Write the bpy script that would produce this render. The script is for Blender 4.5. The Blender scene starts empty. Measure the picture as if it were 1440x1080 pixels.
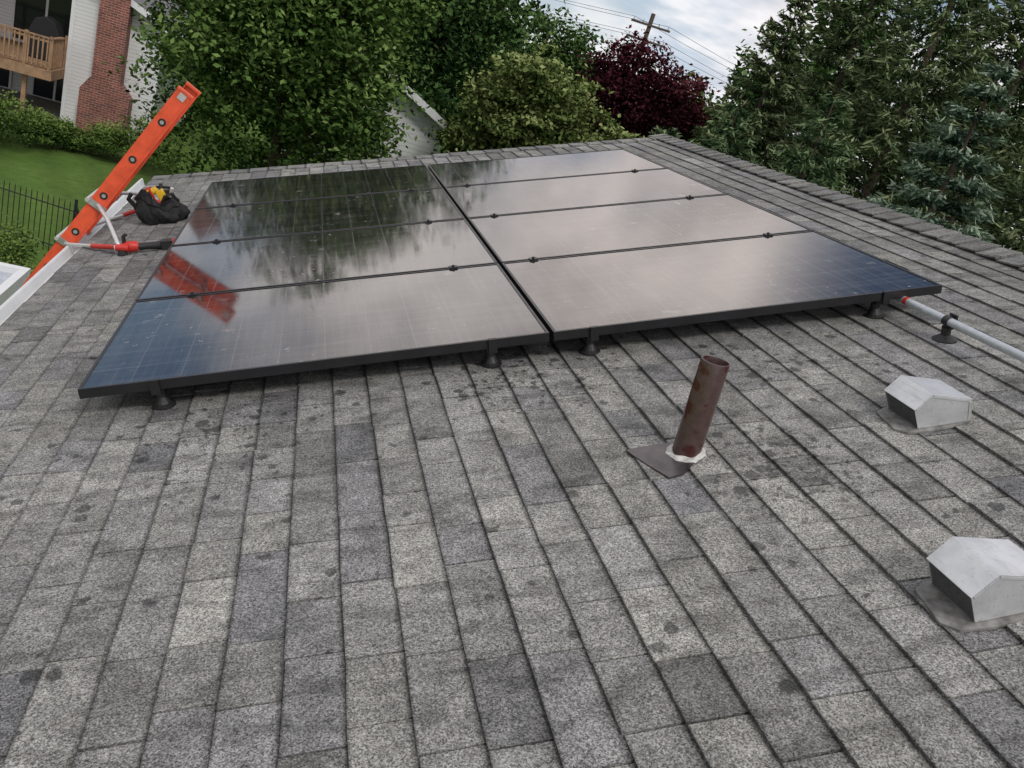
import bpy, math, random
import numpy as np
from mathutils import Vector, Matrix
random.seed(7); rng=np.random.default_rng(11)
PITCH=math.radians(20); CP,SP=math.cos(PITCH),math.sin(PITCH)
RM=Matrix.Rotation(-PITCH,4,'Y')
GZ=-4.2
CX,CY=0.486,-2.794
def roof(u,v,w): return Vector((u*CP-w*SP,v,u*SP+w*CP))
def pol(az,D): a=math.radians(az); return (CX+D*math.sin(a),CY+D*math.cos(a))
scene=bpy.context.scene
col=scene.collection
# ------------------------------------------------------------ node helpers
class NT:
    def __init__(s,mat):
        mat.use_nodes=True; s.t=mat.node_tree; s.n=s.t.nodes; s.l=s.t.links; s.n.clear()
    def node(s,typ,**kw):
        nd=s.n.new(typ)
        for k,v in kw.items(): setattr(nd,k,v)
        return nd
    def put(s,sock,v):
        if isinstance(v,bpy.types.NodeSocket): s.l.new(v,sock)
        elif isinstance(v,(tuple,list)):
            d=len(sock.default_value)
            v=tuple(v)+((1,) if d==4 and len(v)==3 else ())
            sock.default_value=v
        else: sock.default_value=v
    def math(s,op,a,b=0,clamp=False):
        nd=s.node('ShaderNodeMath',operation=op); nd.use_clamp=clamp
        s.put(nd.inputs[0],a); s.put(nd.inputs[1],b); return nd.outputs[0]
    def vm(s,op,a,b=(0,0,0)):
        nd=s.node('ShaderNodeVectorMath',operation=op)
        s.put(nd.inputs[0],a); s.put(nd.inputs[1],b); 
        return nd.outputs['Value'] if op in('DOT_PRODUCT','LENGTH','DISTANCE') else nd.outputs[0]
    def mix(s,f,a,b,blend='MIX'):
        nd=s.node('ShaderNodeMix',data_type='RGBA',blend_type=blend)
        s.put(nd.inputs[0],f); s.put(nd.inputs[6],a); s.put(nd.inputs[7],b); return nd.outputs[2]
    def ramp(s,v,stops):
        nd=s.node('ShaderNodeValToRGB'); e=nd.color_ramp.elements
        while len(e)<len(stops): e.new(.5)
        for i,(p,c) in enumerate(stops):
            e[i].position=p; e[i].color=(c,c,c,1) if not isinstance(c,tuple) else (*c,1)
        s.put(nd.inputs[0],v); return nd.outputs[0]
    def mr(s,v,a,b,c=0,d=1,smooth=False):
        nd=s.node('ShaderNodeMapRange'); nd.clamp=True
        if smooth: nd.interpolation_type='SMOOTHSTEP'
        for i,x in enumerate((v,a,b,c,d)): s.put(nd.inputs[i],x)
        return nd.outputs[0]
    def obj(s): return s.node('ShaderNodeTexCoord').outputs['Object']
    def noise(s,vec,scale,detail=3,rough=.5,col=False):
        nd=s.node('ShaderNodeTexNoise'); s.put(nd.inputs['Vector'],vec)
        nd.inputs['Scale'].default_value=scale; nd.inputs['Detail'].default_value=detail; nd.inputs['Roughness'].default_value=rough
        return nd.outputs[1 if col else 0]
    def vor(s,vec,scale,out='Distance',feature='F1'):
        nd=s.node('ShaderNodeTexVoronoi',feature=feature); s.put(nd.inputs['Vector'],vec)
        nd.inputs['Scale'].default_value=scale; return nd.outputs[out]
    def sep(s,v):
        nd=s.node('ShaderNodeSeparateXYZ'); s.put(nd.inputs[0],v); return nd.outputs
    def comb(s,x,y,z):
        nd=s.node('ShaderNodeCombineXYZ')
        for i,a in enumerate((x,y,z)): s.put(nd.inputs[i],a)
        return nd.outputs[0]
    def attr(s,name):
        nd=s.node('ShaderNodeAttribute'); nd.attribute_name=name; return nd.outputs['Fac']
    def bump(s,h,strength=.5,dist=.01):
        nd=s.node('ShaderNodeBump'); s.put(nd.inputs['Height'],h)
        nd.inputs['Strength'].default_value=strength; nd.inputs['Distance'].default_value=dist; return nd.outputs[0]
    def out(s,sh):
        o=s.node('ShaderNodeOutputMaterial'); s.l.new(sh,o.inputs[0])
    def pbr(s,color,rough=.6,metal=0,normal=None,ior=None,coat=None,coatr=.1,spec=None):
        b=s.node('ShaderNodeBsdfPrincipled')
        s.put(b.inputs['Base Color'],color); s.put(b.inputs['Roughness'],rough); s.put(b.inputs['Metallic'],metal)
        if normal is not None: s.put(b.inputs['Normal'],normal)
        if ior: b.inputs['IOR'].default_value=ior
        if coat is not None: s.put(b.inputs['Coat Weight'],coat); b.inputs['Coat Roughness'].default_value=coatr
        if spec is not None: b.inputs['Specular IOR Level'].default_value=spec
        return b.outputs[0]
def newmat(name): 
    m=bpy.data.materials.new(name); return m,NT(m)
def simple(name,color,rough=.6,metal=0,var=.15,scale=8,bump=0,ior=None):
    m,t=newmat(name); o=t.obj()
    n=t.noise(o,scale,5,.6)
    c=t.mix(1.0,color,t.comb(*( [t.mr(n,.3,.7,1-var,1+var)]*3)),'MULTIPLY')
    nm=t.bump(n,bump,.01) if bump else None
    t.out(t.pbr(c,t.mr(n,.3,.7,max(0,rough-.06),min(1,rough+.08)),metal,nm,ior)); return m
# ------------------------------------------------------------ mesh builder
class MB:
    def __init__(s): s.v=[];s.f=[];s.m=[];s.a={}
    def add(s,vs,fs,mi=0):
        o=len(s.v); s.v+= [tuple(p) for p in vs]; s.f+=[tuple(i+o for i in f) for f in fs]; s.m+=[mi]*len(fs)
    def box(s,a,b,mi=0):
        x0,y0,z0=a;x1,y1,z1=b
        s.add([(x0,y0,z0),(x1,y0,z0),(x1,y1,z0),(x0,y1,z0),(x0,y0,z1),(x1,y0,z1),(x1,y1,z1),(x0,y1,z1)],
          [(0,3,2,1),(4,5,6,7),(0,1,5,4),(1,2,6,5),(2,3,7,6),(3,0,4,7)],mi)
    def obox(s,c,ax,ay,az,mi=0):
        c=Vector(c);ax=Vector(ax);ay=Vector(ay);az=Vector(az)
        vs=[c+sx*ax+sy*ay+sz*az for sz in(-1,1) for sx,sy in((-1,-1),(1,-1),(1,1),(-1,1))]
        s.add(vs,[(0,3,2,1),(4,5,6,7),(0,1,5,4),(1,2,6,5),(2,3,7,6),(3,0,4,7)],mi)
    def tube(s,pts,rad,n=12,mi=0,caps=True):
        pts=[Vector(p) for p in pts]
        if not isinstance(rad,(list,tuple)): rad=[rad]*len(pts)
        vs=[];fs=[]
        up=None
        for i,p in enumerate(pts):
            d=(pts[min(i+1,len(pts)-1)]-pts[max(i-1,0)]).normalized()
            if up is None: up=d.orthogonal().normalized()
            up=(up-d*up.dot(d)).normalized(); sd=d.cross(up)
            for k in range(n):
                a=2*math.pi*k/n; vs.append(p+rad[i]*(math.cos(a)*up+math.sin(a)*sd))
        for i in range(len(pts)-1):
            for k in range(n):
                fs.append((i*n+k,i*n+(k+1)%n,(i+1)*n+(k+1)%n,(i+1)*n+k))
        if caps:
            fs.append(tuple(range(n-1,-1,-1))); fs.append(tuple((len(pts)-1)*n+k for k in range(n)))
        s.add(vs,fs,mi)
    def prism(s,poly,axis,a,b,mi=0):
        n=len(poly)
        if axis=='y': vs=[(p[0],a,p[1]) for p in poly]+[(p[0],b,p[1]) for p in poly]
        elif axis=='x': vs=[(a,p[0],p[1]) for p in poly]+[(b,p[0],p[1]) for p in poly]
        else: vs=[(p[0],p[1],a) for p in poly]+[(p[0],p[1],b) for p in poly]
        fs=[tuple(range(n)),tuple(range(2*n-1,n-1,-1))]+[(i,i+n,(i+1)%n+n,(i+1)%n) for i in range(n)]
        s.add(vs,fs,mi)
    def obj(s,name,mats,parent=None,smooth=False,bevel=0,fixn=True):
        me=bpy.data.meshes.new(name); me.from_pydata(s.v,[],s.f)
        for m in mats: me.materials.append(m)
        me.polygons.foreach_set('material_index',s.m)
        if fixn:
            import bmesh
            bm=bmesh.new(); bm.from_mesh(me); bmesh.ops.recalc_face_normals(bm,faces=bm.faces); bm.to_mesh(me); bm.free()
        for k,arr in s.a.items():
            at=me.attributes.new(k,'FLOAT','POINT'); at.data.foreach_set('value',arr)
        if smooth:
            me.polygons.foreach_set('use_smooth',[True]*len(me.polygons))
            try: me.set_sharp_from_angle(angle=math.radians(40))
            except Exception: pass
        me.update()
        ob=bpy.data.objects.new(name,me); col.objects.link(ob)
        if parent: ob.parent=parent
        if bevel:
            b=ob.modifiers.new('bevel','BEVEL'); b.width=bevel; b.segments=2; b.limit_method='ANGLE'
        return ob
def empty(name,mat=None):
    e=bpy.data.objects.new(name,None); e.empty_display_size=.2; col.objects.link(e)
    if mat is not None: e.matrix_world=mat
    return e
# ------------------------------------------------------------ materials
def mat_shingle(name,bright=1.0):
    m,t=newmat(name); o=t.obj(); x,y,z=t.sep(o)
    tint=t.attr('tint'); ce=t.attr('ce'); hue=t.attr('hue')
    big=t.noise(o,1.1,2,.5); mid=t.noise(o,11,3,.65)
    gv=t.vor(o,330,'Color'); gs=t.sep(gv); g1=gs[0]; g3=t.noise(o,150,2,.7)
    base=t.mix(hue,(.258,.257,.238),(.192,.192,.196))
    gran=t.mr(g1,0,1,.34,1.66)
    gran=t.math('MULTIPLY',gran,t.mr(g3,.3,.7,.68,1.32))
    f=t.math('MULTIPLY',gran,tint)
    f=t.math('MULTIPLY',f,t.mr(big,.3,.7,.82,1.16)); f=t.math('MULTIPLY',f,t.mr(mid,.32,.68,.76,1.19))
    band=t.noise(t.vm('MULTIPLY',o,(3.5,9,1)),1.6,2,.6)
    f=t.math('MULTIPLY',f,t.mr(band,.49,.65,1.0,.70,True))
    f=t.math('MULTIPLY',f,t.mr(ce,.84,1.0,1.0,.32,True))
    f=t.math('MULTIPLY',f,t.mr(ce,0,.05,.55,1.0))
    flat=t.vm('MULTIPLY',o,(1,1,0)); wob=t.vm('MULTIPLY',t.noise(o,30,2,.6,True),(.04,.04,0))
    reg=t.noise(t.vm('ADD',o,(3.1,1.7,0)),1.6,2,.5)
    def blob(cu,cv,r,a):
        d=t.vm('DISTANCE',flat,(cu,cv,0)); return t.mr(d,0,r,a,0,True)
    dens=t.math('ADD',t.mr(reg,.45,.8,.05,.22),t.math('ADD',blob(2.12,-.97,.36,1.5),t.math('ADD',blob(1.6,-.08,.5,1.0),t.math('ADD',blob(.55,-.25,.5,.6),blob(2.6,-.2,.5,.5)))))
    spot=None
    for sc,lo,hi in((19,.16,.46),(41,.16,.46)):
        nd=t.node('ShaderNodeTexVoronoi',feature='F1'); t.put(nd.inputs['Vector'],t.vm('ADD',flat,wob)); nd.inputs['Scale'].default_value=sc
        rr=t.sep(nd.outputs['Color']); dn=dens if sc<30 else t.math('SUBTRACT',dens,.10)
        thr=t.math('MULTIPLY',t.math('GREATER_THAN',dn,rr[0]),t.mr(rr[1],0,1,lo,hi))
        sp=t.mr(t.math('SUBTRACT',nd.outputs['Distance'],thr),-.08,.03,1,0)
        sp=t.math('MULTIPLY',sp,t.math('GREATER_THAN',thr,.01))
        spot=sp if spot is None else t.math('MAXIMUM',spot,sp)
    f=t.math('MULTIPLY',f,t.mr(spot,0,1,1,.38))
    c=t.mix(1.0,base,t.comb(f,f,f),'MULTIPLY')
    c=t.mix(t.mr(gs[1],.8,1,0,.35),c,t.mix(1,c,(1.12,.95,.84),'MULTIPLY'))
    nm=t.bump(g1,.6,.0025)
    t.out(t.pbr(c,t.mr(spot,0,1,.9,.5),0,nm,spec=.25)); return m
M_SH=mat_shingle('asphalt_shingle'); 
M_UNDER=simple('underlay_dark',(.02,.02,.02),.9)
M_WHITE=simple('white_paint',(.72,.73,.74),.45,var=.06)
M_BLACK=simple('black_anodised',(.012,.012,.014),.38,0,var=.2)
M_BLACKP=simple('black_plastic',(.015,.015,.016),.5,0,var=.3,scale=30)
M_RUB=simple('rubber',(.02,.02,.02),.85)
M_ORANGE=simple('ladder_fibreglass',(.74,.095,.035),.45,var=.18,scale=14)
M_RED=simple('red_plastic',(.55,.03,.02),.45,var=.1)
M_YEL=simple('yellow_plastic',(.75,.48,.02),.45,var=.1)
M_ALU=simple('aluminium',(.55,.56,.57),.38,.8,var=.1,scale=20)
M_CONDUIT=simple('galvanised_conduit',(.50,.53,.56),.42,.45,var=.12,scale=40)
M_TUBEW=simple('white_tube',(.62,.62,.62),.35,.4,var=.1,scale=30)
M_WOOD=simple('deck_wood',(.33,.20,.115),.75,var=.3,scale=6)
M_BARK=simple('bark',(.07,.05,.035),.95,var=.4,scale=12,bump=.6)
M_IRON=simple('iron_fence',(.015,.015,.015),.5)
M_ROOFGREY=simple('grey_shingles_far',(.16,.16,.17),.9,var=.25,scale=5)
M_CONC=simple('concrete',(.30,.29,.27),.9,var=.2,scale=3)
M_FABRIC=simple('black_canvas',(.014,.014,.016),.8,var=.4,scale=40,bump=.5)
M_MESH=simple('vent_mesh',(.045,.045,.045),.7,.2,var=.5,scale=120)
M_WIRE=simple('vent_wire',(.22,.22,.22),.5,.6,var=.3,scale=120)
m,t=newmat('vent_hood_metal'); o=t.obj(); n=t.noise(o,9,4,.6); n2=t.noise(t.vm('MULTIPLY',o,(30,4,30)),3,3,.6); n3=t.noise(o,45,4,.7)
c=t.mix(t.mr(n,.35,.7,0,1),(.74,.75,.77),(.55,.56,.57)); c=t.mix(t.mr(n2,.55,.75,0,.4),c,(.38,.36,.33)); c=t.mix(t.mr(n3,.58,.74,0,.45),c,(.26,.25,.23))
t.out(t.pbr(c,t.mr(n,.3,.7,.28,.46),.5,t.bump(n,.3,.012))); M_HOOD=m
m,t=newmat('solar_glass'); o=t.obj(); x,y,z=t.sep(o)
def lines(c,pitch,wid):
    fr=t.math('FRACT',t.math('DIVIDE',c,pitch)); d=t.math('ABSOLUTE',t.math('SUBTRACT',fr,.5))
    return t.mr(d,.5-wid,.5-wid*.5,0,1)
oi=t.node('ShaderNodeObjectInfo').outputs['Location']; ow=t.vm('ADD',o,oi)
gx=lines(x,.1683,.02); gy=lines(y,.1625,.02); bus=lines(x,.0337,.06)
grid=t.math('MAXIMUM',gx,gy)
dirt=t.noise(ow,3.5,5,.65); st=t.noise(t.vm('MULTIPLY',ow,(1,12,1)),2.5,3,.6); st2=t.noise(t.vm('MULTIPLY',ow,(12,1,1)),2.5,3,.6)
sp=t.vor(t.vm('ADD',ow,t.vm('MULTIPLY',t.noise(ow,14,3,.6,True),(.16,.16,0))),6,'Distance')
smudge=t.math('MULTIPLY',t.mr(sp,.05,.17,1,0),t.mr(t.noise(ow,1.7,2,.5),.48,.60,0,1))
sp2=t.vor(t.vm('ADD',ow,t.vm('MULTIPLY',t.noise(ow,40,3,.6,True),(.05,.05,0))),22,'Distance')
fleck=t.math('MULTIPLY',t.mr(sp2,.08,.16,1,0),t.mr(t.noise(ow,2.6,2,.6),.46,.60,0,1))
smudge=t.math('MAXIMUM',t.math('MULTIPLY',smudge,.7),fleck)
haze=t.math('ADD',t.math('MULTIPLY',t.mr(st,.45,.72,0,1),.5),t.math('MULTIPLY',t.mr(st2,.45,.72,0,1),.5))
c=t.mix(grid,(.008,.008,.010),(.06,.062,.068)); c=t.mix(t.math('MULTIPLY',bus,.6),c,(.045,.045,.048))
c=t.mix(t.math('MULTIPLY',haze,.34),c,(.17,.16,.15)); c=t.mix(t.math('MULTIPLY',smudge,.45),c,(.5,.49,.47))
rg=t.math('ADD',t.mr(dirt,.3,.7,.04,.09),t.math('ADD',t.math('MULTIPLY',grid,.05),t.math('MULTIPLY',smudge,.2)))
t.out(t.pbr(c,rg,0,t.bump(t.noise(o,4,2,.5),.015,.01),ior=2.05)); M_GLASS=m
m,t=newmat('vent_pipe_paint'); o=t.obj(); v=t.vm('ADD',o,t.vm('MULTIPLY',t.noise(o,12,3,.6,True),(.08,.08,.08)))
d=t.vor(v,15,'Distance'); k=t.mr(d,.32,.38,1,0); n=t.noise(o,30,4,.6)
c=t.mix(t.math('MULTIPLY',k,.9),t.mix(n,(.040,.021,.020),(.10,.060,.054)),(.050,.006,.006))
t.out(t.pbr(c,t.mr(n,.3,.7,.18,.36),.0,None,ior=1.5,coat=.4)); M_PIPE=m
def siding(name,colr,pitch=.12):
    m,t=newmat(name); o=t.obj(); x,y,z=t.sep(o)
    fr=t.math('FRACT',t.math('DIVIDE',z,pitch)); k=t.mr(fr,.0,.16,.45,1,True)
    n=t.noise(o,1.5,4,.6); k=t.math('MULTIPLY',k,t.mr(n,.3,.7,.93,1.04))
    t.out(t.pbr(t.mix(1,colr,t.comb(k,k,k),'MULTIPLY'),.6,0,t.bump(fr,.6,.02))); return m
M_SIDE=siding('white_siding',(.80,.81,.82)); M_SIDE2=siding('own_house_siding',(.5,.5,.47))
m,t=newmat('red_brick'); o=t.obj(); x,y,z=t.sep(o)
b=t.node('ShaderNodeTexBrick'); t.put(b.inputs['Vector'],t.comb(t.math('ADD',x,y),z,0))
b.inputs['Color1'].default_value=(.27,.075,.05,1); b.inputs['Color2'].default_value=(.15,.042,.032,1); b.inputs['Mortar'].default_value=(.30,.26,.23,1)
b.inputs['Scale'].default_value=1; b.inputs['Brick Width'].default_value=.21; b.inputs['Row Height'].default_value=.075; b.inputs['Mortar Size'].default_value=.008
n=t.noise(o,2.5,4,.6); c=t.mix(1,b.outputs[0],t.comb(*[t.mr(n,.3,.7,.8,1.25)]*3),'MULTIPLY')
t.out(t.pbr(c,.85,0,t.bump(b.outputs[1],-.4,.01))); M_BRICK=m
m,t=newmat('window_glass'); t.out(t.pbr((.02,.025,.03),.05,0,None,ior=1.5)); M_WIN=m
m,t=newmat('lawn_grass'); o=t.obj(); x,y,z=t.sep(o)
n1=t.noise(o,.35,4,.6); n2=t.noise(o,4,5,.7); n3=t.noise(o,45,3,.7)
c=t.mix(t.mr(n1,.35,.65),(.090,.175,.028),(.135,.215,.045)); c=t.mix(t.mr(n2,.42,.7,0,.75),c,(.060,.118,.022))
c=t.mix(1,c,t.comb(*[t.mr(n3,.3,.7,.6,1.4)]*3),'MULTIPLY')
mow=t.mr(t.math('SINE',t.math('MULTIPLY',t.math('ADD',x,t.math('MULTIPLY',y,.35)),5.2)),-1,1,.92,1.08)
c=t.mix(1,c,t.comb(mow,mow,mow),'MULTIPLY')
t.out(t.pbr(c,.9,0,t.bump(t.math('ADD',n3,n2),.8,.05),spec=.2)); M_LAWN=m
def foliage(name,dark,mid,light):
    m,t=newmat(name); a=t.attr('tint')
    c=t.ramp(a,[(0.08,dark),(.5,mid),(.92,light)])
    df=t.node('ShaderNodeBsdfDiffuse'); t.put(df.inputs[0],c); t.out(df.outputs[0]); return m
F_GREEN=foliage('maple_leaves',(.024,.050,.012),(.092,.155,.040),(.20,.28,.09))
F_DARK=foliage('dark_leaves',(.016,.038,.014),(.058,.110,.034),(.125,.19,.065))
F_OLIVE=foliage('dogwood_leaves',(.030,.055,.016),(.120,.165,.050),(.27,.31,.125))
F_RED=foliage('plum_leaves',(.018,.007,.010),(.062,.016,.024),(.13,.040,.047))
F_SPR=foliage('spruce_needles',(.022,.038,.018),(.105,.145,.070),(.23,.27,.14))
F_SPR2=foliage('hemlock_needles',(.020,.042,.020),(.090,.140,.066),(.19,.25,.13))
F_BLUE=foliage('blue_spruce_needles',(.016,.034,.024),(.105,.160,.108),(.27,.34,.25))
F_PINE=foliage('pine_needles',(.03,.06,.03),(.12,.18,.08),(.24,.30,.15))
F_SHRUB=foliage('shrub_leaves',(.03,.055,.015),(.10,.165,.04),(.20,.26,.075))
# ------------------------------------------------------------ foliage meshes
def leafmesh(name,P,size,tint,mat,parent=None,upb=.5,aspect=.55,direc=None,sizevar=.35):
    N=len(P); s=size*(1+sizevar*rng.uniform(-1,1,N))[:,None]
    nrm=rng.normal(size=(N,3)); nrm[:,2]=np.abs(nrm[:,2])+upb; nrm/=np.linalg.norm(nrm,axis=1)[:,None]
    a=rng.normal(size=(N,3)) if direc is None else direc+rng.normal(size=(N,3))*.25
    a-=nrm*np.sum(a*nrm,1)[:,None]; a/=np.linalg.norm(a,axis=1)[:,None]+1e-9
    b=np.cross(nrm,a)
    V=np.stack([P+a*s*.5,P+b*s*.5*aspect+a*s*.08,P-a*s*.5,P-b*s*.5*aspect+a*s*.08],1).reshape(-1,3).astype(np.float32)
    me=bpy.data.meshes.new(name); me.vertices.add(4*N); me.vertices.foreach_set('co',V.ravel())
    me.loops.add(4*N); me.loops.foreach_set('vertex_index',np.arange(4*N,dtype=np.int32))
    me.polygons.add(N); me.polygons.foreach_set('loop_start',np.arange(0,4*N,4,dtype=np.int32))
    me.update(calc_edges=True)
    at=me.attributes.new('tint','FLOAT','FACE'); at.data.foreach_set('value',np.clip(tint,0,1).astype(np.float32))
    me.materials.append(mat)
    ob=bpy.data.objects.new(name,me); col.objects.link(ob)
    if parent: ob.parent=parent
    return ob
def rdir(n,zmin=-.45):
    d=rng.normal(size=(n*4+20,3)); d/=np.linalg.norm(d,axis=1)[:,None]; d=d[d[:,2]>zmin]; return d[:n]
def crownpts(c,R,nl=16,nclump=700,per=60,sig=.22,lob=.48,flat=.6,zmin=-.5):
    c=np.array(c,float);R=np.array(R,float)
    D=rdir(nl,zmin); Lc=c+D*R*rng.uniform(.45,.72,(nl,1)); Lr=R*rng.uniform(lob*.65,lob*1.1,(nl,1))
    Lc=np.vstack([Lc,c]); Lr=np.vstack([Lr,R*.62])
    k=rng.integers(0,nl+1,nclump); d=rdir(nclump,-.75); r=np.where(rng.random(nclump)<.85,rng.uniform(.86,1.08,nclump),rng.uniform(.4,.8,nclump))
    K=Lc[k]+d*Lr[k]*r[:,None]
    ct=rng.normal(.38,.10,nclump)+.20*d[:,2]+rng.normal(0,.06,nl+1)[k]  # random clump tint, with lit tops and shaded undersides painted into the colour
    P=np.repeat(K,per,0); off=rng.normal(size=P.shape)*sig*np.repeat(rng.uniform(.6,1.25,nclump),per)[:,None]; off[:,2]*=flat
    T=np.repeat(ct,per)+off[:,2]/(sig*flat)*.15+rng.normal(0,.08,len(P))  # light from above painted in: upper leaves of a clump get lighter tint
    return P+off,T
def trunk(name,base,h,r,parent,limbs=7,spread=2,crownc=None):
    mb=MB(); x,y,z=base; pts=[];rad=[]
    for i in range(7):
        f=i/6; pts.append((x+math.sin(f*3+x)*.12,y+math.cos(f*2+y)*.1,z+h*f)); rad.append(r*(1-.75*f)*(1.25 if i==0 else 1))
    mb.tube(pts,rad,10)
    for i in range(limbs):
        f=random.uniform(.3,.9); a=i*2.4+random.random(); L=spread*random.uniform(.6,1)*(1.1-.5*f)
        p0=Vector((x+math.sin(f*3+x)*.12,y+math.cos(f*2+y)*.1,z+h*f)); d=Vector((math.cos(a),math.sin(a),.55))
        mb.tube([p0,p0+d*L*.5,p0+d*L+Vector((0,0,L*.25))],[r*.42*(1-.5*f),r*.25*(1-.5*f),.02],7)
    mb.obj(name,[M_BARK],parent,smooth=True)
def tree(name,az,D,R,zc,Rz,mat,leaf=.09,nclump=700,per=60,sig=.24,nl=16,**kw):
    x,y=pol(az,D); e=empty(name)
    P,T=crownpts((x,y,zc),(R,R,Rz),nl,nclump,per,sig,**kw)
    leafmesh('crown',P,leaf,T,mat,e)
    trunk('trunk',(x,y,GZ-.1),zc+Rz*.5-GZ,.04*R+.06,e,9,R*.7)
    return e
def conifer(name,az,D,ztop,R,mat,leaf=.12,tiers=34,per=16,z0=None,droop=.25,n=26,aspect=.22,power=.8,jit=.35,t0=.14,t1=.62):
    x,y=pol(az,D); e=empty(name); zb=GZ+.4 if z0 is None else z0; H=ztop-zb
    P=[];T=[];Dr=[]
    mb=MB(); mb.tube([(x,y,GZ-.1),(x,y,zb+H*.5),(x,y,ztop-.1)],[.014*H+.03,.007*H+.02,.01],9)
    for ti in range(tiers):
        f=(ti+.3)/tiers; 
        nb=max(6,int(per*(1-f*.6)))
        tr=random.uniform(.85,1.12)
        for b in range(nb):
            a=random.random()*6.283; L=R*((1-f)**power)*random.uniform(.70,1.12)*tr+.10
            h=zb+H*f+random.uniform(-jit,jit)*H/tiers
            d=np.array([math.cos(a),math.sin(a),0]); side=np.array([-d[1],d[0],0])
            k=max(10,int(n*(L/R)*1.3+5)); tt=np.sqrt(rng.uniform(.04,1,k))
            sd=rng.uniform(-1,1,k)*(1.12-tt)*L*.42+rng.normal(0,.03,k)
            zz=rng.normal(0,.035,k)
            zo=-droop*L*tt+droop*1.1*L*tt**3+zz-np.abs(sd)*.25
            p=np.array([x,y,h])+d*(tt*L)[:,None]+side*sd[:,None]; p[:,2]+=zo
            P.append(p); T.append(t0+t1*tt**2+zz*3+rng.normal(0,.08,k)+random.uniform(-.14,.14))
            dr=d+side*np.sign(sd)[:,None]*.7; dr=dr+np.array([0,0,-.15]); Dr.append(dr)
    P=np.vstack(P);T=np.concatenate(T);Dr=np.vstack(Dr)
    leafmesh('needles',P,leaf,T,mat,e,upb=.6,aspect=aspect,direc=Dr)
    mb.obj('trunk',[M_BARK],e,smooth=True)
    return e
# ------------------------------------------------------------ own house roof
U0,U1,V0,V1=-.67,4.28,-7.0,5.22
house=empty('house',RM)
mb=MB(); tint=[];ce=[];hue=[]
def tab(u0,u1,v0,v1,w0,w1,tn,hu,j=0):
    jw=lambda:random.uniform(-.0026,.0026)
    a,b,c,d=jw(),jw(),jw(),jw()
    mb.add([(u0+a,v0,-.006),(u1+.004,v0,-.006),(u1+.004,v1,-.006),(u0+b,v1,-.006),(u0+a,v0,w0+c*.5),(u1+.002,v0+d*.4,w1),(u1+.002,v1+c*.4,w1),(u0+b,v1,w0+d*.5)],
      [(4,5,6,7),(0,1,5,4),(1,2,6,5),(2,3,7,6),(3,0,4,7)])
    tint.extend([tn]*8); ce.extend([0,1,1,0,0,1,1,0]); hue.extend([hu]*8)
EXP=.127; k=0; u=U0
while u<U1-.14:
    v=V0-random.random()*.3
    u1=min(u+EXP,U1-.10)
    while v<V1-.16:
        L=random.choice([.165,.19,.21,.235,.26,.30,.34]); v2=min(v+L,V1-.15)
        if v2>V0:
            lift=random.choice([0,.0028]); g=.0028
            tn=random.gauss(1.0,.09); r=random.random()
            if r<.12: tn*=1.2
            elif r>.86: tn*=.80
            tab(u,u1,max(v,V0)+g,v2-g,.0068+lift,.0012+lift*.4,tn,min(1,max(0,random.gauss(.4,.35))))
        v=v2+(0 if v2<V1-.16 else 1)
    u+=EXP;k+=1
u=U0
while u<U1-.1:
    L=.17; tab(u+.003,u+L-.003,V1-.146,V1+.02,.016,.012,random.gauss(1.0,.12),random.random()); u+=L
v=V0
while v<V1:
    tn=random.gauss(.9,.1); hu=random.random()
    mb.add([(U1-.155,v+.002,.027),(U1,v+.002,.036),(U1,v+.143,.026),(U1-.155,v+.143,.016),(U1-.155,v+.002,.019),(U1-.155,v+.143,.008),(U1,v+.002,.016)],
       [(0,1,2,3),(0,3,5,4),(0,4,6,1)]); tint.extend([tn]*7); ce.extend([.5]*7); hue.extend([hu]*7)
    v+=.145
mb.a={'tint':tint,'ce':ce,'hue':hue}
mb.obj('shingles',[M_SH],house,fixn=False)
mb=MB(); mb.box((U0,V0,-.06),(U1,V1,-.0045),0); mb.obj('roof_deck',[M_UNDER],house)
mb=MB(); mb.box((U1-.150,V0,-.001),(U1-.02,V1-.01,.0135)); mb.obj('ridge_vent',[M_UNDER],house)
mb=MB(); g=[(-.115,-.005),(-.115,.002),(-.105,.004),(-.100,-.004),(-.098,-.06),(-.06,-.095),(-.012,-.095),(-.004,-.012),(0,-.012),(0,-.10),(-.065,-.102),(-.105,-.065)]
mb.prism([(U0+a,b) for a,b in g],'y',V0,V1+.03)
mb.box((U0-.012,V0,-.011),(U0+.02,V1+.02,-.0062+.0005))
mb.box((U0,V1+.001,-.16),(U1,V1+.028,.0)); mb.box((U0+.001,V0-.03,-.16),(U1,V0-.001,.0))
mb.obj('gutter_and_fascia',[M_WHITE],house)
RI=RM.inverted()
def w2r(p): return RI@Vector(p)
rx,rz=roof(U1,0,0).x,roof(U1,0,0).z
mb=MB(); ex,ez=rx+4.95*CP, rz-4.95*SP
mb.add([w2r(p) for p in [(rx,V0,rz+.012),(ex,V0,ez),(ex,V1,ez),(rx,V1,rz+.012),(rx,V0,rz-.06),(ex,V0,ez-.06),(ex,V1,ez-.06),(rx,V1,rz-.06)]],[(0,1,2,3),(7,6,5,4),(0,4,5,1),(1,5,6,2),(2,6,7,3),(3,7,4,0)])
mb.obj('far_slope',[M_ROOFGREY],house)
mb=MB(); xl=roof(U0+.35,0,0); 
poly=[(xl.x,GZ-.1),(ex-.35,GZ-.1),(ex-.35,ez+.03),(rx,rz-.13),(xl.x,xl.z-.1)]
n=len(poly); ya,yb=V0+.3,V1-.3
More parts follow.
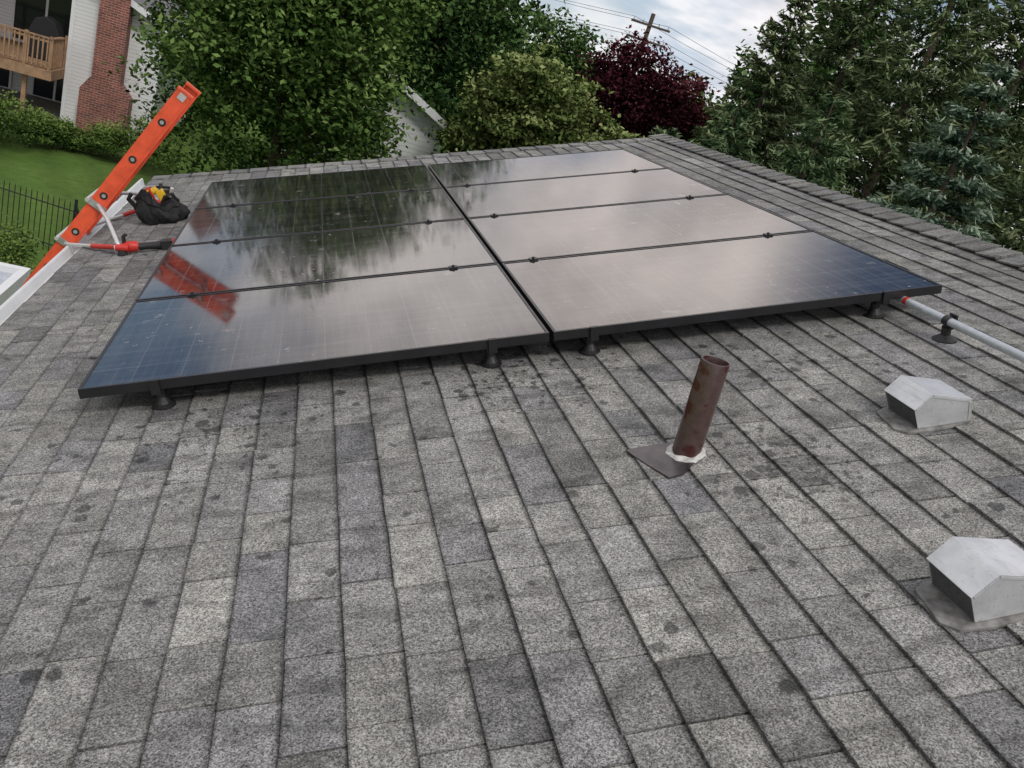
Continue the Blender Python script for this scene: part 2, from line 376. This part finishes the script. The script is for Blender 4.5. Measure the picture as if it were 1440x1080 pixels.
mb.add([w2r((p[0],ya,p[1])) for p in poly]+[w2r((p[0],yb,p[1])) for p in poly],[tuple(range(n)),tuple(range(2*n-1,n-1,-1))]+[(i,i+n,(i+1)%n+n,(i+1)%n) for i in range(n)])
mb.obj('walls',[M_SIDE2],house)
# ------------------------------------------------------------ solar array
PW,PD,TH,WT=1.682,.983,.036,.13
for i in range(2):
    for j in range(4):
        e=empty('solar_panel',RM@Matrix.Translation((i*1.70+.0,j*.997+.004,WT)))
        mb=MB(); fw=.011
        mb.box((0,0,-TH),(fw,PD,0)); mb.box((PW-fw,0,-TH),(PW,PD,0)); mb.box((fw,0,-TH),(PW-fw,fw,0)); mb.box((fw,PD-fw,-TH),(PW-fw,PD,0))
        mb.obj('frame',[M_BLACK],e)
        mb=MB(); mb.box((fw,fw,-.010),(PW-fw,PD-fw,-.0025)); mb.obj('glass',[M_GLASS],e)
mt=empty('panel_mounts',RM)
mb=MB()
for uu in (.25,1.46,1.86,3.12):
    for vv in (.06,1.0,2.0,3.0,3.9):
        mb.tube([(uu,vv,.005),(uu,vv,.012),(uu,vv,.020),(uu,vv,.05)],[.042,.042,.030,.014],16,1)
        mb.tube([(uu,vv,.045),(uu,vv,.075)],.020,12,1)
        mb.box((uu-.020,vv-.03,.068),(uu+.020,vv+.03,WT-TH-.0015),0)
    for j in range(1,4):
        vv=j*.997-.005
        mb.box((uu-.02,vv-.017,WT+.001),(uu+.02,vv+.017,WT+.006),0); mb.box((uu-.018,vv-.005,WT-.09),(uu+.018,vv+.005,WT+.0005),0)
        mb.tube([(uu,vv,WT+.006),(uu,vv,WT+.013)],.007,8,0)
    mb.box((uu-.016,-.006,WT-.052),(uu+.016,.002,WT+.002),0)
    mb.box((uu-.016,-.006,WT+.002),(uu+.016,.010,WT+.004),0)
mb.obj('feet_and_clamps',[M_BLACK,M_BLACKP],mt)
cd=empty('electrical_conduit',RM); mb=MB(); cu,cw=3.21,.085
mb.tube([(cu,.35,cw),(cu,-3.4,cw)],.0165,14,0); mb.tube([(cu,-.005,cw),(cu,-.025,cw)],.0172,14,3)
for vv in (-.26,-1.75,-3.2):
    mb.tube([(cu,vv,.004),(cu,vv,.012),(cu,vv,.022),(cu,vv,.03),(cu,vv,.06)],[.045,.045,.03,.018,.018],16,1)
    mb.box((cu-.006,vv-.02,.055),(cu+.03,vv+.02,.062),1); mb.box((cu+.019,vv-.02,.055),(cu+.026,vv+.02,.11),1)
    mb.tube([(cu,vv-.014,cw),(cu,vv+.014,cw)],.0205,14,1)
mb.obj('conduit_and_supports',[M_CONDUIT,M_BLACKP,M_ALU,M_RED],cd,smooth=True)
# ------------------------------------------------------------ vent pipe
vp=empty('vent_pipe',RM@Matrix.Translation((1.893,-.80,0))@Matrix.Rotation(math.radians(15),4,'Y'))
mb=MB(); n=36;R1,R2,H=.043,.038,.315
vs=[];prof=[(R1,-.03),(R1,H-.003),(R1-.001,H),(R2+.001,H),(R2,H-.003),(R2,-.02)]
for r,z in prof:
    for q in range(n): a=2*math.pi*q/n; vs.append((r*math.cos(a),r*math.sin(a),z))
fs=[(i*n+q,i*n+(q+1)%n,(i+1)*n+(q+1)%n,(i+1)*n+q) for i in range(len(prof)-1) for q in range(n)]
mb.add(vs,fs); mb.obj('pipe',[M_PIPE],vp,smooth=True)
mb=MB(); vs=[];fs=[];K=60;rings=8
r15=Matrix.Rotation(math.radians(-15),4,'Y')
for i in range(rings):
    for q in range(K):
        a=2*math.pi*q/K; f=i/(rings-1); w=1+.22*math.sin(3*a+1)+.12*math.sin(7*a)+.08*math.sin(13*a+2)
        r=.0425+.017*w*f; z=.010+.010*math.cos(f*math.pi/2)*(1+.3*math.sin(5*a+i*.7))
        x=r*math.cos(a); vs.append((x*1.03+z*.25,r*math.sin(a),z))
for i in range(rings-1):
    for q in range(K): fs.append((i*K+q,i*K+(q+1)%K,(i+1)*K+(q+1)%K,(i+1)*K+q))
mb.add(vs,fs); so_=mb.obj('sealant',[simple('white_sealant',(.50,.49,.47),.7,var=.35,scale=40,bump=.4)],vp,smooth=True); so_.matrix_basis=r15
fl=MB(); zt=.0118
ptsf=[(-.165,.065),(-.12,.072),(-.02,.07),(.03,.05),(.035,-.04),(.0,-.065),(-.05,-.11),(-.10,-.12),(-.135,-.03)]
fl.add([(a,b,zt+.0*a) for a,b in ptsf]+[(a,b,zt-.006) for a,b in ptsf],[tuple(range(9))]+[(i,i+9,(i+1)%9+9,(i+1)%9) for i in range(9)])
fo=fl.obj('flashing',[simple('flashing_metal',(.090,.080,.084),.30,.5,var=.5,scale=14)],vp); fo.matrix_basis=r15
# ------------------------------------------------------------ roof vents
M_FLG=simple('vent_flange',(.20,.195,.185),.7,.2,var=.6,scale=25)
def roofvent(u,v,s=1.0,dv=.14):
    e=empty('roof_vent',RM@Matrix.Translation((u,v,.009)))
    prof=[(.024,.004),(0,.074),(.055,.120),(.205,.082),(.215,.004)]
    prof=[(a*s,b*s) for a,b in prof]; th=.0025
    mb=MB()
    for y0,y1 in((0,th),(dv-th,dv)): mb.prism(prof,'y',y0,y1)
    for i in (1,2,3):
        a,b=Vector((prof[i][0],0,prof[i][1])),Vector((prof[i+1][0],0,prof[i+1][1]))
        d=(b-a).normalized(); nr=Vector((-d.z,0,d.x))
        c=(a+b)/2+Vector((0,dv/2,0))+nr*.0012
        mb.obox(c,(b-a)/2+d*.0012,(0,dv/2+.0015,0),nr*.0012)
    for a,b in zip(prof[1:],prof[2:]):
        A=Vector((a[0],-.0012,a[1]));B=Vector((b[0],-.0012,b[1])); d=(B-A).normalized(); nr=Vector((d.z,0,-d.x))
        mb.obox((A+B)/2+nr*.005,(B-A)/2-d*.004,(0,.0010,0),nr*.004)
    mb.obj('hood',[M_HOOD],e,bevel=.0012)
    mb=MB(); a=Vector((prof[0][0]+.008,0,prof[0][1]));b=Vector((prof[1][0]+.008,0,prof[1][1]-.003))
    mb.obox((a+b)/2+Vector((.003,dv/2,0)),(b-a)/2,(0,dv/2-th,0),Vector((.001,0,.0005)),0)
    nn=11
    for i in range(nn):
        p=a+(b-a)*((i+.5)/nn); mb.box((p.x-.006,th,p.z-.0006),(p.x-.003,dv-th,p.z+.0006),1)
    mb.obj('louvres',[M_MESH,M_WIRE],e)
    mb=MB(); P=[(-.045,.02),(-.02,-.012),(.06,-.022),(.20,-.008),(.20,dv+.01),(.03,dv+.015),(-.025,dv-.01)]; q=len(P)
    mb.add([(a,b,.0035) for a,b in P]+[(a,b,-.003) for a,b in P],[tuple(range(q))]+[(i,i+q,(i+1)%q+q,(i+1)%q) for i in range(q)])
    mb.obj('flange',[M_FLG],e)
roofvent(2.615,-.87,.97,.15); roofvent(2.165,-1.66,1.03,.14)
# ------------------------------------------------------------ ladder
lad=empty('extension_ladder'); d=Vector((.446,0,.895)).normalized(); pr=Vector((d.z,0,-d.x))
def LP(s,y): return Vector((-.62,y,0.0))+d*s
sb=-(4.2)/d.z; st=.95; YN,YF=2.85,3.24
mb=MB()
for y,sg in((YN,1),(YF,-1)):
    c=(LP(-2.2,y)+LP(st,y))/2; h=(st+2.2)/2
    mb.obox(c,d*h,pr*.050,(0,.0028,0),0)
    for q in(-1,1): mb.obox(c+pr*q*.0475+Vector((0,sg*.020,0)),d*h,pr*.0025,(0,.017,0),0)
    mb.obox(c-Vector((0,sg*.0042,0))+pr*.030,d*h,pr*.0022,(0,.0013,0),0)
    c=(LP(sb,y)+LP(-.75,y))/2 +pr*.072; h=(-.75-sb)/2
    mb.obox(c,d*h,pr*.026,(0,.003,0),0); mb.obox(c+pr*.026+Vector((0,sg*.018,0)),d*h,pr*.0025,(0,.015,0),0)
    mb.obox(LP(st+.005,y)+Vector((0,sg*.012,0)),d*.008,pr*.053,(0,.020,0),4)
    mb.obox(LP(st-.03,y)-Vector((0,sg*.005,0)),d*.022,pr*.022,(0,.0018,0),3)
for i in range(-9,1):
    s=.717+i*.305
    mb.tube([LP(s,YN+.003),LP(s,YF-.003)],.0165,14,1)
    for y,q in((YN,-1),(YF,1)):
        mb.tube([LP(s,y+q*.002),LP(s,y+q*.006)],.024,18,2); mb.tube([LP(s,y+q*.004),LP(s,y+q*.0085)],.0125,12,1)
s=sb+.3
while s<-.8: mb.tube([LP(s,YN)+pr*.072,LP(s,YF)+pr*.072],.014,10,1); s+=.305
mb.obj('rails_and_rungs',[M_ORANGE,M_ALU,M_BLACKP,simple('cap_grey',(.45,.44,.42),.5),M_ORANGE],lad)
mb=MB()
for sg,y,ty in((-1,YN,2.38),(1,YF,3.72)):
    tip=roof(-.36,ty,.05)
    a=LP(.03,y)+Vector((0,sg*.02,0)); b=LP(-.30,y)+Vector((0,sg*.02,0))
    m1=a.lerp(tip,.45)+Vector((0,0,.03))
    mb.tube([a-Vector((0,sg*.03,0)),a+Vector((.03,sg*.03,0)),m1,tip+Vector((-.02,0,.02)),tip],.0125,12,0)
    m2=b.lerp(tip,.5); mb.tube([b,m2],.0125,12,0); mb.tube([m2,tip+Vector((0,0,.006))],.015,12,1)
    mb.tube([tip,roof(-.36,ty,.012)],[.016,.03],12,2); mb.tube([tip+Vector((-.03,0,0)),tip+Vector((.04,0,.012))],.022,12,1)
mb.tube([LP(.03,YN-.03)-pr*.06,LP(.03,YF+.03)-pr*.06],.0125,12,0); mb.tube([LP(-.3,YN-.03)-pr*.06,LP(-.3,YF+.03)-pr*.06],.0125,12,0)
for y,sg in((YN,-1),(YF,1)): 
    for s in(.03,-.3): mb.obox(LP(s,y)+Vector((0,sg*.011,0)),d*.02,pr*.06,(0,.004,0),3)
mb.obj('stabiliser',[M_TUBEW,M_RED,M_RUB,M_ALU],lad,smooth=True)
tl=empty('cordless_grinder',RM@Matrix.Translation((-.27,2.42,.04))@Matrix.Rotation(math.radians(6),4,'Z'))
mb=MB(); mb.tube([(-.10,0,.004),(-.06,0,.008),(-.02,0,.006),(.0,0,0)],[.024,.034,.033,.026],14,1)
mb.tube([(0,0,0),(.05,0,0),(.10,0,-.004),(.13,0,-.004)],[.023,.021,.024,.028],14,0)
mb.obox((.165,0,-.004),(.035,0,0),(0,.034,0),(0,0,.028),0); mb.obox((.20,0,-.004),(.006,0,0),(0,.034,0),(0,0,.028),1)
mb.tube([(-.10,0,.004),(-.135,0,.004)],[.028,.022],14,2); mb.tube([(-.12,0,-.005),(-.12,0,-.022)],[.02,.018],12,2)
mb.tube([(-.075,0,.03),(-.07,.0,.075),(-.05,0,.085)],.012,10,0)
mb.obj('tool_body',[M_BLACKP,M_RED,M_ALU],tl,smooth=True,bevel=.003)
# ------------------------------------------------------------ tool bag
bg=empty('tool_bag',RM@Matrix.Translation((-.26,3.26,.0)))
vs=[];fs=[];K=56;Rn=16
for i in range(Rn):
    f=i/(Rn-1)
    for q in range(K):
        a=2*math.pi*q/K
        prof=(.86+.30*math.sin(min(f*1.25,1)*math.pi)) if f<.8 else 1.0-.25*(f-.8)/.2
        fold=1+.09*math.sin(5*a+f*4)+.06*math.sin(11*a-f*7)+.045*math.sin(17*a+f*13)
        r=prof*fold; x=.150*r*math.cos(a)*(1-.12*f); y=.105*r*math.sin(a)
        z=.004+f*(.165+.04*math.sin(a*2+.6)+.03*math.cos(a+2.6)+.012*math.sin(7*a))
        vs.append((x-.012*f,y,z))
b0=len(vs); vs.append((0,0,.004)); vs.append((-.01,0,.10))
for i in range(Rn-1):
    for q in range(K): fs.append((i*K+q,i*K+(q+1)%K,(i+1)*K+(q+1)%K,(i+1)*K+q))
for q in range(K): fs.append((b0,(q+1)%K,q)); fs.append(((Rn-1)*K+q,(Rn-1)*K+(q+1)%K,b0+1))
mb=MB(); mb.add(vs,fs,0)
mb.tube([(.02,-.10,.14),(.06,-.12,.20),(.10,-.10,.21),(.13,-.05,.15)],.010,8,0)
mb.tube([(-.08,.06,.16),(-.02,.10,.23),(.06,.09,.22),(.09,.06,.15)],.010,8,0)
mb.obj('bag_body',[M_FABRIC],bg,smooth=True)
mb=MB()
mb.tube([(-.10,-.02,.15),(-.05,-.02,.215),(.0,-.02,.235)],[.022,.026,.022],12,0)
mb.obox((.02,-.02,.195),(.022,0,.012),(0,.02,0),(-.01,0,.03),0)
mb.tube([(-.16,.02,.17),(-.10,.02,.215),(-.04,.03,.235)],.017,10,1)
mb.tube([(-.15,-.04,.12),(-.19,-.05,.19),(-.16,-.05,.225)],.016,10,2)
mb.obox((.06,.02,.19),(.024,0,0),(0,.018,0),(0,0,.03),2); mb.tube([(.0,.03,.15),(.02,.05,.26)],.013,10,2)
mb.obox((-.06,-.05,.20),(.022,0,.01),(0,.018,0),(-.006,0,.022),2)
mb.tube([(.07,.0,.17),(.10,-.02,.235)],.012,8,3); mb.tube([(-.02,-.05,.16),(-.04,-.07,.25)],.008,8,1)
mb.obj('tools',[M_YEL,M_RED,M_BLACKP,M_TUBEW],bg,smooth=True,bevel=.003)
# ------------------------------------------------------------ ground
mb=MB(); mb.add([(-400,-400,GZ),(400,-400,GZ),(400,600,GZ),(-400,600,GZ)],[(0,1,2,3)]); mb.obj('ground',[M_LAWN])
mb=MB(); mb.box((-14,25.5,GZ),(-6.9,33,GZ+.06)); mb.obj('patio',[M_CONC])
# ------------------------------------------------------------ neighbour house
nh=empty('neighbour_house')
X0,X1,Y0,Y1=-6.85,-4.15,28.0,37.0; EZ=-.15
rid=(-9.4,1.9)
mb=MB(); mb.prism([(X0,GZ),(X1,GZ),(X1,EZ),(X0,EZ+(X1-X0)*.42)],'y',Y0,Y1)
mb.prism([(-15,GZ),(X0-.001,GZ),(X0-.001,EZ+(X1-X0)*.42),(rid[0],rid[1]-.35),(-15,-.4)],'y',Y0+4,Y1)
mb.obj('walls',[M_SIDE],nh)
mb=MB(); 
def slab(p,q,y0,y1,th,mi=0):
    mb.add([(p[0],y0,p[1]),(q[0],y0,q[1]),(q[0],y1,q[1]),(p[0],y1,p[1]),(p[0],y0,p[1]-th),(q[0],y0,q[1]-th),(q[0],y1,q[1]-th),(p[0],y1,p[1]-th)],[(0,1,2,3),(7,6,5,4),(0,4,5,1),(1,5,6,2),(2,6,7,3),(3,7,4,0)],mi)
slab((X1+.55,EZ-.16),(rid[0],EZ-.16+(X1+.55-rid[0])*.42),Y0-.5,Y1+.4,.1)
slab((rid[0],EZ-.16+(X1+.55-rid[0])*.42),(-15.6,EZ-.5),Y0-.5,Y1+.4,.1)
mb.obj('roof',[M_ROOFGREY],nh)
mb=MB(); slab((X1+.56,EZ-.17),(rid[0],EZ-.17+(X1+.55-rid[0])*.42),Y0-.53,Y0-.501,.2); mb.box((X1+.56,Y0-.5,EZ-.36),(X1+.68,Y1+.4,EZ-.18))
mb.box((X0-.04,Y0-.02,GZ),(X0+.08,Y0-.001,EZ+1)); mb.box((X1-.08,Y0-.02,GZ),(X1+.03,Y0-.001,EZ-.1))
mb.obj('trim',[M_WHITE],nh)
mb=MB(); cx0,cx1=-5.98,-5.12
mb.prism([(-6.28,GZ),(-4.78,GZ),(-4.78,-2.75),(cx1,-2.35),(cx1,4.2),(cx0,4.2),(cx0,-2.35),(-6.02,-2.35),(-6.28,-2.75)],'y',Y0-.62,Y0-.005)
mb.obj('chimney',[M_BRICK],nh)
mb=MB()
for xa,xb,za,zb in((-9.6,-7.6,-2.3,-.2),(-12.8,-10.4,-2.3,-.2),(-8.8,-7.4,-4.1,-2.8),(-12,-9.6,-4.1,-2.8)):
    mb.box((xa,Y0+3.95,za),(xb,Y0+3.999,zb),0)
    for q in(xa-.08,(xa+xb)/2-.04,xb): mb.box((q,Y0+3.92,za),(q+.08,Y0+3.998,zb),1)
    mb.box((xa-.08,Y0+3.92,zb),(xb+.08,Y0+3.998,zb+.1),1)
mb.obj('windows',[M_WIN,M_WHITE],nh)
dk=empty('wooden_deck'); mb=MB(); DZ=-2.4; DX0,DX1,DY0,DY1=-14.0,-6.95,26.6,31.9
nb=int((DX1-DX0)/.15)
for i in range(nb): mb.box((DX0+i*.15,DY0,DZ-.03),(DX0+i*.15+.14,DY1,DZ))
mb.box((DX0,DY0-.05,DZ-.30),(DX1,DY0-.005,DZ+.005)); mb.box((DX1+.001,DY0-.05,DZ-.30),(DX1+.045,DY1,DZ+.004))
for x in np.arange(DX0+.1,DX1,1.55):
    mb.box((x-.06,DY0+.2,GZ),(x+.06,DY0+.32,DZ-.031)); mb.box((x-.05,DY0-.0,DZ+.001),(x+.05,DY0+.09,DZ+1.0))
for y in np.arange(DY0,DY1,1.7): mb.box((DX1-.1,y+.01,DZ+.001),(DX1-.01,y+.1,DZ+1.0))
mb.box((DX0,DY0-.02,DZ+.92),(DX1,DY0+.11,DZ+.96)); mb.box((DX0,DY0+.02,DZ+.10),(DX1,DY0+.06,DZ+.17)); mb.box((DX0,DY0+.02,DZ+.80),(DX1,DY0+.06,DZ+.87))
for x in np.arange(DX0,DX1,.13): mb.box((x,DY0-.012,DZ+.05),(x+.04,DY0+.019,DZ+.915))
mb.box((DX1-.12,DY0+.12,DZ+.92),(DX1,Y0-.01,DZ+.96))
for y in np.arange(DY0+.12,Y0,.13): mb.box((DX1-.05,y,DZ+.05),(DX1-.02,y+.04,DZ+.915))
mb.obj('deck_boards',[M_WOOD],dk)
gr=empty('covered_grill'); mb=MB()
mb.prism([(-8.2,DZ+.001),(-7.3,DZ+.001),(-7.3,DZ+.9),(-7.45,DZ+1.25),(-7.75,DZ+1.38),(-8.05,DZ+1.25),(-8.2,DZ+.9)],'y',28.6,29.3)
mb.obj('cover',[M_FABRIC],gr,bevel=.05)
# ------------------------------------------------------------ white garage
wg=empty('white_garage'); mb=MB()
gx0,gx1,gy=0.0,4.1,19.2; gr_=(2.0,1.0)
mb.prism([(gx0,GZ),(gx1,GZ),(gx1,.02),(gr_[0],gr_[1]-.06),(gx0,.02)],'y',gy,gy+7); mb.obj('walls',[M_SIDE],wg)
mb=MB(); slab((gx1+.35,-.10),(gr_[0],gr_[1]+.10),gy-.35,gy+7.3,.08); slab((gr_[0],gr_[1]+.10),(gx0-.35,-.10),gy-.35,gy+7.3,.08); mb.obj('roof',[M_ROOFGREY],wg)
mb=MB(); slab((gx1+.37,-.10),(gr_[0],gr_[1]+.11),gy-.38,gy-.351,.2); slab((gr_[0],gr_[1]+.11),(gx0-.37,-.10),gy-.38,gy-.351,.2)
mb.box((gx1+.351,gy-.35,-.26),(gx1+.45,gy+7.3,-.12)); mb.obj('trim',[M_WHITE],wg)
mb=MB(); slab((4.95,-1.05),(4.102,-.78),gy-.9,gy+.5,.09); mb.box((4.8,gy-.85,GZ),(4.88,gy-.77,-1.1)); mb.obj('porch_roof',[M_WHITE],wg)
pc=empty('patio_cover'); mb=MB(); mb.box((-5.5,4.6,-2.62),(-2.45,8.3,-2.54),1); mb.box((-5.5,8.301,-2.72),(-2.35,8.42,-2.46),0); mb.box((-2.449,4.6,-2.72),(-2.35,8.3,-2.46),0)
for x,y in((-2.5,8.3),(-5.3,8.3),(-2.5,4.8),(-5.3,4.8)): mb.box((x,y-.2,GZ),(x+.1,y-.1,-2.621),0)
for i in range(12): mb.box((-5.5+i*.25,4.6,-2.54),(-5.47+i*.25,8.3,-2.515),1)
mb.obj('cover_panels',[M_WHITE,simple('cover_grey',(.42,.45,.5),.5)],pc)
fe=empty('iron_fence'); mb=MB()
pts=[(-9.5,15.6),(-5.0,15.0),(-3.2,14.4),(-2.4,12.2)]
for (xa,ya),(xb,yb) in zip(pts,pts[1:]):
    L=math.hypot(xb-xa,yb-ya); nn=int(L/.11)
    for h in(.15,.95): mb.tube([(xa,ya,GZ+h),(xb,yb,GZ+h)],.014,6)
    for i in range(nn):
        f=i/nn; x=xa+(xb-xa)*f;y=ya+(yb-ya)*f; mb.tube([(x,y,GZ),(x,y,GZ+1.08),(x,y,GZ+1.14)],[.009,.009,.001],5)
        if i%18==0: mb.box((x-.025,y-.025,GZ),(x+.025,y+.025,GZ+1.2))
mb.obj('bars',[M_IRON],fe)
# ------------------------------------------------------------ utility pole
up=empty('utility_pole'); px,py=pol(20.3,55); mb=MB()
mb.tube([(px,py,GZ),(px+.1,py,7.8)],[.2,.13],12,0)
dx=Vector((.93,-.36,0)).normalized()
for h in(7.1,6.2):
    mb.obox((px+.1,py-.15,h),dx*1.25,(.02,.05,0),(0,0,.06),0)
    for s in(-1.1,-.5,.5,1.1): q=Vector((px+.1,py-.15,h))+dx*s; mb.tube([q,q+Vector((0,0,.25))],[.05,.03],8,1)
mb.obj('pole_and_arms',[simple('pole_wood',(.10,.075,.055),.9),M_ALU],up)
mb=MB()
for h in(7.35,6.45):
    for s in(-1.1,1.1):
        q=Vector((px+.1,py-.15,h))+dx*s
        for sg in(-1,1):
            dd2=Vector((.95,.3,0)) if sg>0 else Vector((-.95,.3,0))
            P=[q+dd2*L+Vector((0,0,-1.0+1.0*((L/20)-1)**2)) for L in(0,5,10,15,20,25,30,40)]
            mb.tube(P,.012,5,0)
mb.obj('wires',[M_RUB],up)
# ------------------------------------------------------------ trees
tree('maple_tree',-1.3,18.5,2.75,.3,4.9,F_GREEN,.125,1600,44,.24,nl=34,lob=.40)
tree('deciduous_tree',6.3,31,3.5,1.8,5.2,F_DARK,.20,650,40,.36,nl=22)
tree('deciduous_tree',0.5,29,3.2,1.6,5.2,F_DARK,.20,350,40,.36)
tree('dogwood_tree',14.7,20.5,2.0,-.1,2.8,F_OLIVE,.13,850,42,.20,flat=.28,nl=28,lob=.38)
tree('dogwood_tree',19.8,20,1.8,-.7,2.5,F_OLIVE,.13,550,42,.20,flat=.28,nl=20,lob=.38)
tree('deciduous_tree',15.6,42,2.4,1.2,4.2,F_DARK,.24,350,40,.42)
tree('red_plum_tree',21.4,31,2.2,1.9,2.4,F_RED,.16,500,42,.26)
tree('deciduous_tree',25.4,34,1.8,.6,2.7,F_GREEN,.2,350,40,.32)
conifer('spruce_tree',28.8,27,6.6,2.7,F_SPR,.30,30,26,n=60,aspect=.20)
conifer('spruce_tree',32.8,30,10.6,4.0,F_SPR,.32,34,28,n=64,aspect=.20)
conifer('spruce_tree',37.0,26,10.8,3.9,F_SPR,.28,36,30,n=66,aspect=.20)
conifer('spruce_tree',42.0,30,13.5,4.6,F_SPR,.32,36,30,n=66,aspect=.20)
conifer('spruce_tree',47.5,25,10.5,3.8,F_SPR,.28,34,26,n=60,aspect=.20)
conifer('hemlock_tree',27.6,18.5,2.5,2.0,F_SPR2,.19,28,22,n=64,power=.6,aspect=.20)
conifer('hemlock_tree',33.0,18.0,3.2,2.1,F_SPR2,.19,28,22,n=64,power=.6,aspect=.20)
conifer('hemlock_tree',23.8,19.5,1.7,1.5,F_SPR2,.19,26,20,n=56,power=.55,aspect=.20)
conifer('blue_spruce_tree',41.0,13.0,3.75,2.3,F_BLUE,.13,26,34,n=140,droop=.20,aspect=.26,power=.85,jit=.14,t0=.06,t1=.78)
conifer('pine_tree',47.6,9.5,1.3,1.5,F_PINE,.13,20,16,n=50,droop=.05,aspect=.12)
Ps=[];Ts=[]
az=-30
while az<66:
    D=random.uniform(46,62); x,y=pol(az,D)
    top=7.5 if az<9 else (3.6 if az<27 else (8.5 if az<31 else 14.5)); top+=random.uniform(-1.0,1.0)
    if az<-8: top=3.5
    R=random.uniform(2.6,3.6) if 9<az<34 else random.uniform(3,4.4)
    P,T=crownpts((x,y,(top+GZ)/2),(R,R,(top-GZ)/2),8,95,32,.6,lob=.6)
    Ps.append(P);Ts.append(T-.02); az+=random.uniform(2,3.0)
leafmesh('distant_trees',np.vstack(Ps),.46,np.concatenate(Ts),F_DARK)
def shrub(az,D,R,h,mat,n=90,name='shrub',leaf=.08):
    x,y=pol(az,D); P,T=crownpts((x,y,GZ+h*.45),(R,R,h*.55),7,n,45,.13); P[:,2]=np.maximum(P[:,2],GZ+.02)
    leafmesh(name,P,leaf,T,mat)
for a,D,R,h in((-15.9,27,1.0,1.5),(-14.3,27.5,.8,1.0),(-12.8,28,.6,.8),(-11.0,28.0,.8,.9),(-9.6,27.5,.9,1.3),(-8.2,27,1.1,1.9),(-17.5,26,1.2,1.6)): shrub(a,D,R,h,F_SHRUB)
for a,D,R,h in((-16.2,15.6,.8,1.0),(-15.1,14.8,.6,.8),(-17.6,15.2,.9,1.0),(-14.3,14.2,.5,.6)): shrub(a,D,R,h,F_SHRUB,110,'flowering_shrub',.06)
for a,D,R,h in((12.6,17.5,1.0,2.6),(24,15,1.5,3.4),(3,13.5,1.6,2.8),(18,17,1.4,2.6)): shrub(a,D,R,h,F_GREEN,200)
# ------------------------------------------------------------ sky
w=bpy.data.worlds.new('World'); scene.world=w; w.use_nodes=True
class WT_(NT):
    def __init__(s,w): s.t=w.node_tree; s.n=s.t.nodes; s.l=s.t.links; s.n.clear()
t=WT_(w)
SAZ,SEL=math.radians(165),math.radians(50)
sky=t.node('ShaderNodeTexSky',sky_type='NISHITA'); sky.sun_disc=False; sky.sun_elevation=SEL; sky.sun_rotation=SAZ; sky.altitude=100; sky.air_density=1.0; sky.dust_density=1.5; sky.ozone_density=1.2
dr=t.node('ShaderNodeTexCoord').outputs['Generated']; x,y,z=t.sep(dr)
zz=t.math('ADD',t.math('MAXIMUM',z,0),.22); pv=t.comb(t.math('DIVIDE',x,zz),t.math('DIVIDE',y,zz),0)
n1=t.noise(pv,.9,4,.55); n2=t.noise(t.vm('ADD',pv,(5,2,0)),1.9,4,.6)
def patch(az,el,r0,r1):
    a,e=math.radians(az),math.radians(el); dv=(math.sin(a)*math.cos(e),math.cos(a)*math.cos(e),math.sin(e))
    return t.mr(t.vm('DOT_PRODUCT',dr,dv),math.cos(math.radians(r1)),math.cos(math.radians(r0)),0,1,True)
blue=t.math('MAXIMUM',patch(36,31,5,15),patch(-27,12,3,13))
cov=t.math('SUBTRACT',t.mr(n1,.30,.52,0,1,True),t.math('MULTIPLY',blue,1.0),True)
k2=t.mr(n2,.3,.68,0,1,True)
cc=t.mix(k2,(6.1,6.2,6.8),(11.0,10.5,10.5))
hi=t.math('MAXIMUM',t.math('MULTIPLY',patch(17,22,5,17),.9),t.math('MULTIPLY',patch(-3,22,4,16),.5))
cc=t.mix(hi,cc,t.mix(k2,(9.0,8.0,7.6),(19,17,16)))
cc=t.mix(t.math('MULTIPLY',patch(19,6,3,10),.8),cc,t.mix(t.mr(n2,.42,.58,0,1,True),(5.6,6.6,7.8),(9.0,9.2,9.5)))
c=t.mix(cov,sky.outputs[0],cc)
bgn=t.node('ShaderNodeBackground'); t.put(bgn.inputs[0],c); bgn.inputs[1].default_value=.1
o=t.node('ShaderNodeOutputWorld'); t.l.new(bgn.outputs[0],o.inputs[0])
sl=bpy.data.lights.new('sun','SUN'); sl.energy=1.5; sl.angle=math.radians(12); sl.color=(1,.96,.90)
so=bpy.data.objects.new('sun',sl); col.objects.link(so)
sd=Vector((math.sin(SAZ)*math.cos(SEL),math.cos(SAZ)*math.cos(SEL),math.sin(SEL))); so.rotation_euler=sd.to_track_quat('Z','Y').to_euler()
# ------------------------------------------------------------ camera
cam=bpy.data.cameras.new('camera'); co=bpy.data.objects.new('camera',cam); col.objects.link(co); scene.camera=co
Rr=Vector((.976,-.2135,-.0432));Rd=Vector((-.1281,-.4023,-.9065));Rf=Vector((.1762,.8903,-.42))
mloc=Matrix(((Rr.x,-Rd.x,-Rf.x,.974),(Rr.y,-Rd.y,-Rf.y,-2.794),(Rr.z,-Rd.z,-Rf.z,1.256),(0,0,0,1)))
co.matrix_world=RM@mloc; cam.sensor_width=36; cam.lens=1138.65/1440*36; cam.clip_end=2000; cam.clip_start=.05
scene.view_settings.view_transform='Standard'; scene.view_settings.look='None'; scene.view_settings.exposure=0
